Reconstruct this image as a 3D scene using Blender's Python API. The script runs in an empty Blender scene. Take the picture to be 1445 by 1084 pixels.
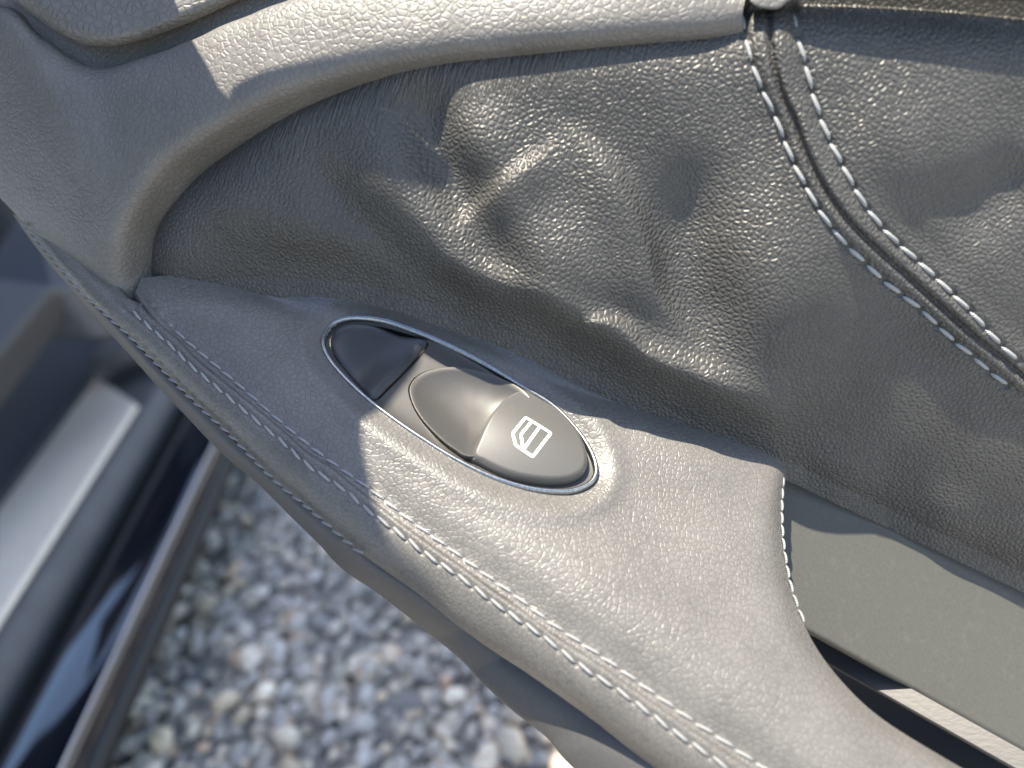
import bpy, math, random
import numpy as np
from mathutils import Vector, Matrix

random.seed(7)
rng = np.random.default_rng(11)
scene = bpy.context.scene
COL = scene.collection

# ------------------------------------------------------------------ camera
FPX = 1086.0                                   # focal length in photo pixels (1445 wide)
CAM_H = 0.72
R = np.array([[0.67290407, -0.20870889, 0.70967648],
              [0.65592621, 0.61188791, -0.44198868],
              [-0.3419955, 0.76291139, 0.5486395]])   # world <- camera
C = np.array([0.0, 0.0, CAM_H])
cam_data = bpy.data.cameras.new('camera')
cam = bpy.data.objects.new('camera', cam_data)
COL.objects.link(cam)
M = Matrix([list(R[0]) + [C[0]], list(R[1]) + [C[1]], list(R[2]) + [C[2]], [0, 0, 0, 1]])
cam.matrix_world = M
cam_data.sensor_width = 36.0
cam_data.lens = FPX * 36.0 / 1445.0
cam_data.clip_start = 0.01
cam_data.clip_end = 500.0
cam_data.dof.use_dof = True
cam_data.dof.focus_distance = 0.198
cam_data.dof.aperture_fstop = cam_data.lens / 4.2
scene.camera = cam

# ------------------------------------------------------------------ sky, sun, exposure
SUN = np.array([-0.05, 0.155, 0.98]); SUN /= np.linalg.norm(SUN)
world = bpy.data.worlds.new('World'); scene.world = world
world.use_nodes = True
nt = world.node_tree
bg = nt.nodes['Background']
sky = nt.nodes.new('ShaderNodeTexSky')
sky.sky_type = 'NISHITA'
sky.sun_disc = False
sky.sun_elevation = math.asin(SUN[2])
sky.sun_rotation = math.atan2(SUN[0], SUN[1])
nt.links.new(sky.outputs['Color'], bg.inputs['Color'])
bg.inputs['Strength'].default_value = 0.106
sun_data = bpy.data.lights.new('sun', 'SUN')
sun_data.energy = 4.3
sun_data.angle = math.radians(0.5)
sun_data.color = (1.0, 0.91, 0.75)
sun = bpy.data.objects.new('sun', sun_data)
COL.objects.link(sun)
sun.rotation_euler = Vector(SUN).to_track_quat('Z', 'Y').to_euler()
sun.location = (0, 0, 3)
scene.view_settings.view_transform = 'Standard'
scene.view_settings.look = 'None'
scene.view_settings.exposure = 1.88
scene.view_settings.gamma = 1.0

# ------------------------------------------------------------------ traced outline -> real place
def ray(px, py):
    px = np.asarray(px, float); py = np.asarray(py, float)
    v = np.stack([(px - 722.5) / FPX, -(py - 542.0) / FPX, -np.ones_like(px)], -1)
    return v @ R.T
def at_depth(px, py, d):
    return C + ray(px, py) * np.asarray(d, float)[..., None]
def on_plane(px, py, p0, n, h=0.0):
    r = ray(px, py)
    t = ((p0 - C) @ n + h) / (r @ n)
    return C + r * t[..., None]
def unit(v):
    v = np.asarray(v, float); return v / np.linalg.norm(v)
def depth_of(p):
    return -((p - C) @ R)[..., 2]

# armrest plane: slopes up towards the front of the door
A0 = at_depth(722., 542., 0.205)
_d = unit(R @ unit(np.array([-.8, .477, -.2])))
_c = unit(np.cross([0, 0, 1], _d))
NA = np.cross(_d, _c); NA *= np.sign(NA[2])
def A(px, py, h=0.0):
    return on_plane(px, py, A0, NA, h)
# plane of the gathered leather insert
P1 = A(200., 385.); P2 = A(1112., 640.); PT = at_depth(620., 75., 0.1800)
NI = unit(np.cross(P2 - P1, PT - P1))
if NI[1] > 0: NI = -NI
def I(px, py, h=0.0):
    return on_plane(px, py, P1, NI, h)

def spline(pts, n, closed=False):
    """Catmull-Rom through control points, n samples, uniform in control index."""
    P = np.asarray(pts, float); k = len(P)
    if closed:
        t = np.linspace(0, k, n, endpoint=False); idx = lambda i: i % k
    else:
        t = np.linspace(0, k - 1, n); idx = lambda i: np.clip(i, 0, k - 1)
    i = np.floor(t).astype(int)
    if not closed: i = np.minimum(i, k - 2)
    f = (t - i)[:, None]
    p0, p1, p2, p3 = P[idx(i - 1)], P[idx(i)], P[idx(i + 1)], P[idx(i + 2)]
    if not closed:
        p0 = np.where((i == 0)[:, None], 2 * p1 - p2, p0)
        p3 = np.where((i == k - 2)[:, None], 2 * p2 - p1, p3)
    return 0.5 * (2 * p1 + (p2 - p0) * f + (2 * p0 - 5 * p1 + 4 * p2 - p3) * f ** 2 + (3 * p1 - p0 - 3 * p2 + p3) * f ** 3)
def even(pts, n, closed=False):
    """n samples evenly spaced along the spline."""
    Q = spline(pts, 40 * len(pts), closed)
    if closed: Q = np.vstack([Q, Q[:1]])
    s = np.concatenate([[0], np.cumsum(np.linalg.norm(np.diff(Q, axis=0), axis=1))])
    t = np.linspace(0, s[-1], n, endpoint=not closed)
    return np.stack([np.interp(t, s, Q[:, j]) for j in range(Q.shape[1])], -1)
def cross_spline(rows, n):
    """rows: (k, m, 3) -> (n, m, 3) Catmull-Rom across rows."""
    k, m, d = rows.shape
    return spline(rows.reshape(k, m * d), n).reshape(n, m, d)
def inside(poly, x, y):
    poly = np.asarray(poly, float); c = np.zeros(np.shape(x), bool)
    j = len(poly) - 1
    for i in range(len(poly)):
        xi, yi = poly[i]; xj, yj = poly[j]
        if yi != yj:
            c ^= ((yi > y) != (yj > y)) & (x < (xj - xi) * (y - yi) / (yj - yi) + xi)
        j = i
    return c
def line_dist(poly, x, y):
    """distance to a polyline and arc position of the nearest point"""
    poly = np.asarray(poly, float)
    best = np.full(np.shape(x), 1e9); arc = np.zeros(np.shape(x)); s0 = 0.0; side = np.zeros(np.shape(x))
    for a, b in zip(poly[:-1], poly[1:]):
        d = b - a; L = np.hypot(*d)
        if L < 1e-9: continue
        t = np.clip(((x - a[0]) * d[0] + (y - a[1]) * d[1]) / L ** 2, 0, 1)
        q = np.hypot(x - a[0] - t * d[0], y - a[1] - t * d[1])
        sg = np.sign((x - a[0]) * d[1] - (y - a[1]) * d[0])
        m = q < best
        best = np.where(m, q, best); arc = np.where(m, s0 + t * L, arc); side = np.where(m, sg, side)
        s0 += L
    return best, arc, side

# ------------------------------------------------------------------ mesh helpers
def raw_mesh(name, V, F, mat, smooth=True, uv=None):
    V = np.ascontiguousarray(V, np.float32); F = np.ascontiguousarray(F, np.int32)
    me = bpy.data.meshes.new(name)
    k = F.shape[1]
    me.vertices.add(len(V)); me.vertices.foreach_set('co', V.ravel())
    me.loops.add(F.size); me.loops.foreach_set('vertex_index', F.ravel())
    me.polygons.add(len(F))
    me.polygons.foreach_set('loop_start', np.arange(0, F.size, k, dtype=np.int32))
    me.polygons.foreach_set('loop_total', np.full(len(F), k, np.int32))
    me.update(calc_edges=True)
    if uv is not None:
        l = me.uv_layers.new(name='UVMap')
        l.data.foreach_set('uv', np.ascontiguousarray(uv[F.ravel()], np.float32).ravel())
    if smooth:
        me.polygons.foreach_set('use_smooth', np.ones(len(F), bool))
    me.validate()
    me.materials.append(mat)
    return me
def link(name, me, parent=None):
    o = bpy.data.objects.new(name, me); COL.objects.link(o)
    if parent is not None: o.parent = parent
    return o
def add_attr(me, name, vals):
    a = me.attributes.new(name, 'FLOAT', 'POINT'); a.data.foreach_set('value', np.ascontiguousarray(vals, np.float32))
def grid_faces(n, m, closed=False):
    i, j = np.meshgrid(np.arange(n - 1), np.arange(m if closed else m - 1), indexing='ij')
    j2 = (j + 1) % m
    return np.stack([i * m + j, i * m + j2, (i + 1) * m + j2, (i + 1) * m + j], -1).reshape(-1, 4)
def grid_obj(name, G, mat, parent=None, closed=False, keep=None, uv=None, flip=False, face_to=None):
    n, m, _ = G.shape
    F = grid_faces(n, m, closed)
    if keep is not None:
        F = F[keep.ravel()[F].all(1)]
    V = G.reshape(-1, 3)
    if face_to is not None:
        q = F[len(F) // 2]
        nn = np.cross(V[q[1]] - V[q[0]], V[q[3]] - V[q[0]])
        if nn @ (np.asarray(face_to) - V[q[0]]) < 0: F = F[:, ::-1]
    elif flip: F = F[:, ::-1]
    used = np.unique(F); re = np.full(len(V), -1); re[used] = np.arange(len(used))
    me = raw_mesh(name, V[used], re[F], mat, True, None if uv is None else uv.reshape(-1, 2)[used])
    o = link(name, me, parent)
    return o, used
def solidify(o, t, off=-1):
    md = o.modifiers.new('solidify', 'SOLIDIFY'); md.thickness = t; md.offset = off
def tag(o, label=None, cat=None, group=None, kind=None):
    if label: o['label'] = label
    if cat: o['category'] = cat
    if group: o['group'] = group
    if kind: o['kind'] = kind
    return o
def empty(name, loc=(0, 0, 0)):
    o = bpy.data.objects.new(name, None); COL.objects.link(o); o.location = loc; o.empty_display_size = .05
    return o
def tube(name, path, rad, mat, parent=None, nseg=12):
    P = np.asarray(path, float); n = len(P)
    T = np.gradient(P, axis=0); T /= np.linalg.norm(T, axis=1)[:, None]
    u = np.cross(T, [0.13, .31, .94]); u /= np.linalg.norm(u, axis=1)[:, None]
    w = np.cross(T, u)
    a = np.linspace(0, 2 * np.pi, nseg, endpoint=False)
    rad = np.broadcast_to(np.asarray(rad, float), (n,))
    G = P[:, None] + rad[:, None, None] * (np.cos(a)[None, :, None] * u[:, None] + np.sin(a)[None, :, None] * w[:, None])
    G = np.concatenate([P[:1][:, None].repeat(nseg, 1), G, P[-1:][:, None].repeat(nseg, 1)])
    return grid_obj(name, G, mat, parent, closed=True)[0]

# ------------------------------------------------------------------ materials
def new_mat(name):
    m = bpy.data.materials.new(name); m.use_nodes = True
    t = m.node_tree; return m, t, t.nodes['Principled BSDF']
def N(t, kind, **kw):
    n = t.nodes.new(kind)
    for k, v in kw.items():
        if k in n.inputs: n.inputs[k].default_value = v
        else: setattr(n, k, v)
    return n
def leather(name, col, cell=0.0017, rough=0.42, bump=0.5, depth=0.00025, uvmap=False, stretch=None, crease=0.14, spec=0.5, big=0.35, var=0.12, pil=1.25, vein=0.26):
    m, t, b = new_mat(name); L = t.links.new
    tc = N(t, 'ShaderNodeTexCoord')
    co = tc.outputs['UV'] if uvmap else tc.outputs['Object']
    nz = N(t, 'ShaderNodeTexNoise', Scale=0.35 / cell, Detail=2.0)
    L(co, nz.inputs['Vector'])
    ws = N(t, 'ShaderNodeVectorMath', operation='SCALE'); ws.inputs['Scale'].default_value = cell * 0.7
    L(nz.outputs['Color'], ws.inputs[0])
    ad = N(t, 'ShaderNodeVectorMath', operation='ADD'); L(co, ad.inputs[0]); L(ws.outputs[0], ad.inputs[1])
    def vor(scale, c0, c1, vec):
        v = N(t, 'ShaderNodeTexVoronoi', feature='DISTANCE_TO_EDGE', Scale=scale)
        if uvmap: v.voronoi_dimensions = '2D'
        L(vec, v.inputs['Vector'])
        r = N(t, 'ShaderNodeMapRange'); r.interpolation_type = 'SMOOTHERSTEP'
        r.inputs['From Min'].default_value = c0; r.inputs['From Max'].default_value = c1
        L(v.outputs['Distance'], r.inputs['Value']); return r.outputs['Result']
    v1 = vor(1 / cell, 0.0, crease * pil, ad.outputs[0])
    v2 = vor(0.42 / cell, 0.0, crease, ad.outputs[0])
    def mad(a, k, c):
        x = N(t, 'ShaderNodeMath', operation='MULTIPLY_ADD'); L(a, x.inputs[0]); x.inputs[1].default_value = k
        if isinstance(c, float): x.inputs[2].default_value = c
        else: L(c, x.inputs[2])
        return x.outputs[0]
    h = mad(v2, big, mad(v1, 1.0, 0.0))
    fine = N(t, 'ShaderNodeTexNoise', Scale=5.0 / cell, Detail=3.0); L(co, fine.inputs['Vector'])
    h = mad(fine.outputs['Fac'], 0.14, h)
    lump = N(t, 'ShaderNodeTexNoise', Scale=0.5 / cell, Detail=2.0); L(co, lump.inputs['Vector'])
    h = mad(lump.outputs['Fac'], 1.0, h)
    if stretch:
        mp = N(t, 'ShaderNodeMapping'); mp.inputs['Scale'].default_value = stretch
        L(ad.outputs[0], mp.inputs['Vector'])
        wn = N(t, 'ShaderNodeTexNoise', Scale=1.0, Detail=2.0, Distortion=0.3); L(mp.outputs[0], wn.inputs['Vector'])
        v3 = N(t, 'ShaderNodeMapRange'); L(wn.outputs['Fac'], v3.inputs['Value'])
        v3.inputs['From Min'].default_value = .3; v3.inputs['From Max'].default_value = .7; v3.inputs['To Max'].default_value = 4.0
        at = N(t, 'ShaderNodeAttribute', attribute_name='gather')
        mx = N(t, 'ShaderNodeMix'); mx.data_type = 'FLOAT'
        L(at.outputs['Fac'], mx.inputs['Factor']); L(h, mx.inputs['A']); L(v3.outputs['Result'], mx.inputs['B'])
        h = mx.outputs['Result']
    bp = N(t, 'ShaderNodeBump', Strength=bump, Distance=depth); L(h, bp.inputs['Height'])
    L(bp.outputs['Normal'], b.inputs['Normal'])
    # colour: lighter crowns, darker creases, slow mottling
    mo = N(t, 'ShaderNodeTexNoise', Scale=60.0, Detail=4.0); L(tc.outputs['Object'], mo.inputs['Vector'])
    cr = N(t, 'ShaderNodeMapRange'); L(mo.outputs['Fac'], cr.inputs['Value'])
    cr.inputs['From Min'].default_value = .3; cr.inputs['From Max'].default_value = .7
    cr.inputs['To Min'].default_value = 1 - var; cr.inputs['To Max'].default_value = 1 + var
    k = mad(v1, vein, 1.04 - vein)
    mul = N(t, 'ShaderNodeMath', operation='MULTIPLY'); L(k, mul.inputs[0]); L(cr.outputs[0], mul.inputs[1])
    vm = N(t, 'ShaderNodeVectorMath', operation='SCALE'); vm.inputs[0].default_value = col; L(mul.outputs[0], vm.inputs['Scale'])
    L(vm.outputs[0], b.inputs['Base Color'])
    rr = mad(fine.outputs['Fac'], 0.16, rough - 0.08); L(rr, b.inputs['Roughness'])
    b.inputs['Specular IOR Level'].default_value = spec
    return m
def plain(name, col, rough=0.5, metal=0.0, spec=0.5, nscale=0.0, nbump=0.0, ndist=0.0002, var=0.1, stretch=(1, 1, 1), coat=0.0, dust=0.0):
    m, t, b = new_mat(name); L = t.links.new
    b.inputs['Roughness'].default_value = rough; b.inputs['Metallic'].default_value = metal
    b.inputs['Specular IOR Level'].default_value = spec
    b.inputs['Coat Weight'].default_value = coat; b.inputs['Coat Roughness'].default_value = 0.03
    tc = N(t, 'ShaderNodeTexCoord'); mp = N(t, 'ShaderNodeMapping'); mp.inputs['Scale'].default_value = stretch
    L(tc.outputs['Object'], mp.inputs['Vector'])
    nz = N(t, 'ShaderNodeTexNoise', Scale=nscale or 40.0, Detail=5.0); L(mp.outputs[0], nz.inputs['Vector'])
    r = N(t, 'ShaderNodeMapRange'); L(nz.outputs['Fac'], r.inputs['Value'])
    r.inputs['From Min'].default_value = .25; r.inputs['From Max'].default_value = .75
    r.inputs['To Min'].default_value = 1 - var; r.inputs['To Max'].default_value = 1 + var
    vm = N(t, 'ShaderNodeVectorMath', operation='SCALE'); vm.inputs[0].default_value = col; L(r.outputs[0], vm.inputs['Scale'])
    L(vm.outputs[0], b.inputs['Base Color'])
    if dust:
        dn = N(t, 'ShaderNodeTexNoise', Scale=260.0, Detail=8.0, Roughness=.7); L(tc.outputs['Object'], dn.inputs['Vector'])
        dr = N(t, 'ShaderNodeMapRange'); L(dn.outputs['Fac'], dr.inputs['Value'])
        dr.inputs['From Min'].default_value = .55; dr.inputs['From Max'].default_value = .85; dr.inputs['To Max'].default_value = dust
        mx = N(t, 'ShaderNodeMix'); mx.data_type = 'RGBA'
        L(dr.outputs[0], mx.inputs['Factor']); L(vm.outputs[0], mx.inputs['A']); mx.inputs['B'].default_value = (.20, .19, .17, 1)
        L(mx.outputs['Result'], b.inputs['Base Color'])
    if nbump:
        bp = N(t, 'ShaderNodeBump', Strength=nbump, Distance=ndist); L(nz.outputs['Fac'], bp.inputs['Height'])
        L(bp.outputs['Normal'], b.inputs['Normal'])
    return m
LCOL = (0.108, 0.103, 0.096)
M_arm = leather('armrest leather', LCOL, cell=0.0014, rough=0.42, bump=0.42, depth=0.00014, big=0.6, vein=0.17)
M_trim = leather('trim leather', LCOL, cell=0.0017, rough=0.48, bump=0.46, depth=0.00018, vein=0.10, pil=1.7)
M_side = leather('side leather', LCOL, cell=0.0011, rough=0.42, bump=0.45, depth=0.00012)
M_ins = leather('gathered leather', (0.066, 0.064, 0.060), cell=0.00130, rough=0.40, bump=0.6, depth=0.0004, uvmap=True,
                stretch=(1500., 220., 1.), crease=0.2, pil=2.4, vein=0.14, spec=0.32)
M_pad = leather('pad leather', LCOL, cell=0.0022, rough=0.5, bump=0.6, depth=0.0002, vein=0.14, pil=1.5)
M_low = plain('lower panel vinyl', (0.062, 0.060, 0.060), rough=0.55, nscale=900, nbump=0.2)
M_wall = plain('pocket plastic', (0.066, 0.066, 0.059), spec=.3, rough=0.6, dust=0.2, nscale=1200, nbump=0.12, ndist=0.0001)
M_ledge = plain('ledge plastic', (0.024, 0.023, 0.023), rough=0.5, nscale=500, nbump=0.25, stretch=(1, 1, 6))
M_black = plain('black plastic', (0.012, 0.012, 0.013), rough=0.55)
M_plast = plain('switch plastic', (0.045, 0.043, 0.040), rough=0.40, dust=0.10, nscale=2500, nbump=0.08, ndist=0.00005, var=.06)
M_btn = plain('button plastic', (0.070, 0.068, 0.064), rough=0.42, dust=0.10, nscale=2500, nbump=0.08, ndist=0.00005, var=.06)
M_blank = plain('blank plastic', (0.030, 0.030, 0.032), rough=0.42, dust=.05, nscale=2500, nbump=0.08, ndist=0.00005, var=.06)
M_chrome = plain('satin chrome', (0.32, 0.33, 0.33), rough=0.32, metal=1.0, nscale=1500, nbump=0.25, ndist=0.0001, var=.3)
M_white = plain('white print', (0.8, 0.82, 0.8), rough=0.5, var=.02)
def thread_mat(name, col):
    m, t, b = new_mat(name); L = t.links.new
    b.inputs['Base Color'].default_value = (*col, 1); b.inputs['Roughness'].default_value = .5
    tc = N(t, 'ShaderNodeTexCoord')
    mp = N(t, 'ShaderNodeMapping'); mp.inputs['Rotation'].default_value = (0, 0, .6)
    L(tc.outputs['Object'], mp.inputs['Vector'])
    w = N(t, 'ShaderNodeTexWave', Scale=700.0, Distortion=0.5); L(mp.outputs[0], w.inputs['Vector'])
    bp = N(t, 'ShaderNodeBump', Strength=.9, Distance=.00012); L(w.outputs['Fac'], bp.inputs['Height'])
    L(bp.outputs['Normal'], b.inputs['Normal'])
    return m
M_thread = thread_mat('thread', (0.25, 0.255, 0.26))

# ------------------------------------------------------------------ the door
door = empty('car_door', (0, 0, 0))
tag(door, 'open car door lined in grey leather with an armrest, gathered panel and window switch', 'car door')

U_px = [(194, 405), (226, 443), (261, 480), (299, 512), (338, 545), (371, 574), (399, 599), (450, 640), (486, 666), (522, 691),
        (580, 736), (643, 781), (690, 815), (735, 847), (776, 879), (849, 927), (897, 961), (973, 1015), (1000, 1032), (1080, 1086), (1180, 1150)]
L_px = [(186, 438), (206, 457), (245, 491), (266, 513), (316, 555), (355, 588), (399, 624), (438, 660), (486, 691), (522, 723),
        (560, 750), (602, 783), (643, 810), (706, 857), (771, 902), (819, 940), (868, 971), (914, 1005), (962, 1041), (989, 1058), (1080, 1122), (1180, 1190)]

# --- armrest top
O_px = [(200, 392), (300, 384), (400, 383), (480, 387), (560, 404), (640, 430), (720, 458), (800, 495), (880, 535), (950, 568), (1030, 603),
        (1088, 630), (1109, 656), (1106, 700), (1104, 750), (1112, 810), (1132, 875), (1170, 940), (1235, 1007), (1330, 1068), (1440, 1130)]
NT, NSEC = 760, 300
Uc = even(U_px, NT); Oc0 = spline(O_px, NT)
# spread the seam samples so that transverse lines stay tidy
tt = np.linspace(0, 1, NT)
fr = np.linspace(0, 1, NSEC)
UU = Uc[None]; OO = Oc0[None]
f = fr[:, None, None]
PX = UU * (1 - f) + OO * f
seg = np.linalg.norm(Oc0 - Uc, axis=1)[None] * fr[:, None]          # px from the seam
tot = np.linalg.norm(Oc0 - Uc, axis=1)[None] * np.ones((NSEC, 1))
h = np.zeros_like(seg)
edge = tot - seg
h -= 0.0034 * np.exp(-(seg / 38.0) ** 1.5)                             # rolls down to the seam
h += 0.0012 * np.exp(-((seg - 95) / 60.0) ** 2)                       # padded crown along the seam
# roll down at the outer boundary; sharper where it faces the pocket
rear = np.clip((tt[None] - 0.50) / 0.10, 0, 1); rear = rear * rear * (3 - 2 * rear)
h -= (0.0006 * (1 - rear)) * np.exp(-(edge / 20.0) ** 1.3)
h -= (0.0040 * rear) * np.exp(-(edge / 14.0) ** 1.2)
h += 0.0010 * (1 - rear) * np.exp(-((edge - 70) / 40.0) ** 2)
# switch outline, traced on the armrest plane
BZ = np.array([(150, 250), (160, 205), (190, 165), (240, 142), (310, 135), (410, 146), (520, 182), (650, 235), (800, 310), (950, 400), (1100, 490),
               (1200, 590), (1260, 680), (1285, 760), (1265, 815), (1200, 850), (1120, 858), (1000, 845), (850, 800), (700, 728), (560, 642),
               (440, 560), (330, 475), (240, 390), (178, 315)], float) / 2.89 + 400.0
bz = even(BZ, 160, True)
def close(p): return np.vstack([p, p[:1]])
dB, _, _ = line_dist(close(bz), PX[..., 0], PX[..., 1])
inB = inside(bz, PX[..., 0], PX[..., 1])
h -= np.where(inB, 0.0008, 0.0008 * np.exp(-(dB / 11.0) ** 1.5))       # leather tucks under the bezel
h += np.where(inB, 0.0, 0.0007 * np.exp(-((dB - 26) / 16.0) ** 2))
# stitch dimples
def arc_px(poly):
    q = np.asarray(poly, float); return np.linalg.norm(np.diff(q, axis=0), axis=1).sum()
def stitch_stations(px_pts, surf, pitch):
    """positions (px) of stitch ends with a real pitch"""
    q = even(px_pts, 900); p = surf(q[:, 0], q[:, 1])
    s = np.concatenate([[0], np.cumsum(np.linalg.norm(np.diff(p, axis=0), axis=1))])
    n = int(s[-1] / pitch); st = np.arange(n + 1) * pitch
    return np.stack([np.interp(st, s, q[:, 0]), np.interp(st, s, q[:, 1])], -1)
stU = stitch_stations(U_px, A, 0.0046)
stL = stitch_stations(L_px, A, 0.0046)
def dimples(X, Y, st, rad, amp):
    out = np.zeros_like(X)
    for x, y in st:
        m = (np.abs(X - x) < 3 * rad) & (np.abs(Y - y) < 3 * rad)
        out[m] -= amp * np.exp(-((X[m] - x) ** 2 + (Y[m] - y) ** 2) / rad ** 2)
    return out
Gsm = A(Uc[:, 0], Uc[:, 1], h[0])
h += dimples(PX[..., 0], PX[..., 1], stU, 4.5, 0.00022)
G = A(PX[..., 0], PX[..., 1], h)
# skirt down at the outer edge and the fold down into the seam groove
sk = []
NO = 8
base = G[-1]
outw = A(Oc0[:, 0], Oc0[:, 1]) - A((Oc0 * .97 + Uc * .03)[:, 0], (Oc0 * .97 + Uc * .03)[:, 1])
outw /= np.linalg.norm(outw, axis=1)[:, None]
for k in range(1, NO + 1):
    a = k / NO
    sk.append(base - NA * (0.022 * a) + outw * (0.0012 * math.sin(math.pi * min(1, a * 1.5)) - 0.003 * a))
GS = np.concatenate([G, np.array(sk)], 0)
# towards the seam: 2 mm more welt, then down into the groove
gv = []
inw = -(A((Uc * .9 + Oc0 * .1)[:, 0], (Uc * .9 + Oc0 * .1)[:, 1]) - A(Uc[:, 0], Uc[:, 1])); inw /= np.linalg.norm(inw, axis=1)[:, None]
for k, (a, dh) in enumerate([(0.0030, -0.0042), (0.0027, -0.0030), (0.0024, -0.0011), (0.0019, -0.0002), (0.0013, 0.0001), (0.0006, -0.0001)]):
    gv.append(Gsm + inw * a + NA * dh)
GS = np.concatenate([np.array(gv), GS], 0)
tot_rows = GS.shape[0]
keep = np.ones(GS.shape[:2], bool)
bzin = bz.mean(0) + (bz - bz.mean(0)) * 0.965
keep[len(gv):len(gv) + NSEC] = ~inside(bzin, PX[..., 0], PX[..., 1])
armrest, _ = grid_obj('armrest', GS, M_arm, door, keep=keep, face_to=C)

# --- stitches
M_thread3 = thread_mat('pale thread', (0.27, 0.28, 0.285))
M_thread2 = thread_mat('dark thread', (0.16, 0.165, 0.175))
def stitch_mesh(L, r, mat):
    n, m = 9, 8
    s = np.linspace(-1, 1, n)
    rad = r * np.sqrt(np.clip(1 - np.abs(s) ** 3.5, 0.02, 1))
    a = np.linspace(0, 2 * np.pi, m, endpoint=False)
    Gm = np.stack([np.repeat((s * L / 2)[:, None], m, 1), rad[:, None] * np.cos(a)[None], rad[:, None] * np.sin(a)[None] - (np.abs(s) ** 3 * r * .9)[:, None]], -1)
    me_o, _ = grid_obj('stitch', Gm, mat, None, closed=True)
    me = me_o.data; bpy.data.objects.remove(me_o); return me
def stitch_row(P, Nrm, parent, r=0.00037, fill=0.9, yaw=0.0, lift=0.0, mat=None):
    """P: (n,3) stitch ends on the surface"""
    pitch = np.linalg.norm(np.diff(P, axis=0), axis=1).mean()
    me = stitch_mesh(pitch * fill, r, mat or M_thread)
    for i in range(len(P) - 1):
        a, b = P[i], P[i + 1]; n = Nrm[i]
        x = unit(b - a); y = unit(np.cross(n, x)); z = np.cross(x, y)
        if yaw:
            ya = yaw * (1 + .25 * random.uniform(-1, 1)); x, y = x * math.cos(ya) + y * math.sin(ya), y * math.cos(ya) - x * math.sin(ya)
        c = (a + b) / 2 + z * lift
        o = bpy.data.objects.new('stitch', me); COL.objects.link(o); o.parent = parent
        o.matrix_world = Matrix([[x[0], y[0], z[0], c[0]], [x[1], y[1], z[1], c[1]], [x[2], y[2], z[2], c[2]], [0, 0, 0, 1]])
hU = -0.0034
PU = A(stU[3:, 0], stU[3:, 1], hU)
stitch_row(PU, np.tile(NA, (len(PU), 1)), armrest, yaw=0.10, lift=0.0003)

EDGE_ST = [(1105, 672), (1103, 710), (1104, 755), (1111, 805), (1121, 845), (1136, 882)]
stE = stitch_stations(EDGE_ST, A, 0.0036)
PE = A(stE[:, 0], stE[:, 1], -0.0035)
stitch_row(PE, np.tile(unit(outw[int(NT * .68)] + NA * .5), (len(PE), 1)), armrest, r=0.00034, yaw=0.2, lift=0.0002)
# --- front trim and side band: one skin from the lip round the insert to the ridge of the lower seam
def curve3(lst, n):
    q = spline(lst, n); return I(q[:, 0], q[:, 1], q[:, 2])
LIP = [(1046, 20, .0008), (1000, 41, .0012), (900, 47, .0018), (760, 59, .0022), (620, 73, .0026), (500, 97, .0034), (400, 128, .0038), (345, 155, .0038), (295, 184, .0038), (255, 210, .0038), (221, 236, .0038), (198, 270, .0038),
       (183, 300, .0038), (172, 325, .0038), (166, 350, .0036), (164, 375, .0032), (166, 400, .0028), (176, 425, .0022)]
UPP = [(1075, -70, -.013), (1000, -60, -.0062), (900, -60, -.0062), (760, -50, -.0062), (620, -45, -.0062), (500, -32, -.0062), (388, 0, -.0062), (346, 17, -.0062), (305, 33, -.0062), (266, 52, -.0066), (200, 76, -.0078), (130, 92, -.010),
       (64, 56, -.011), (0, 8, -.013), (-70, 20, -.017), (-90, 120, -.020), (-60, 210, -.020), (15, 296, -.013)]
nl = 420
lip = curve3(LIP, nl); upp = curve3(UPP, nl)
fr = np.linspace(0, 1, 90)[:, None, None]
Gt = lip[None] * (1 - fr) + upp[None] * fr
toC = C - Gt; toC /= np.linalg.norm(toC, axis=2)[..., None]
dl = np.linalg.norm(Gt - lip[None], axis=2); du = np.linalg.norm(Gt - upp[None], axis=2)
nt_ = np.cross(np.gradient(Gt, axis=0), np.gradient(Gt, axis=1)); nt_ /= np.linalg.norm(nt_, axis=2)[..., None] + 1e-12
sg = np.sign((nt_ * toC).sum(2)); nt_ *= sg[..., None]
bul = 0.0012 * (1 - np.exp(-dl / 0.004)) * (1 - np.exp(-du / 0.005)) - 0.0024 * np.exp(-(dl / 0.0012)) - 0.0016 * np.exp(-(du / 0.0025))
Gt = Gt + nt_ * bul[..., None]
lipdeep = []
e = Gt[0]; nrm0 = nt_[3]
lo = Gt[0] - Gt[4]; lo /= np.linalg.norm(lo, axis=1)[:, None]
for k in range(1, 9):
    a = k / 8
    lipdeep.insert(0, e - nrm0 * 0.016 * a + lo * 0.0026 * a)
updeep = []
e2 = Gt[-1]; nrm1 = nt_[-4]; uo = Gt[-1] - Gt[-5]; uo /= np.linalg.norm(uo, axis=1)[:, None]
for k in range(1, 7):
    a = k / 6
    updeep.append(e2 - nrm1 * 0.008 * a + uo * 0.0025 * math.sin(a * 1.57))
Gt = np.concatenate([np.array(lipdeep), Gt, np.array(updeep)])
trim, _ = grid_obj('top_trim', Gt, M_trim, door, face_to=C)

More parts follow.
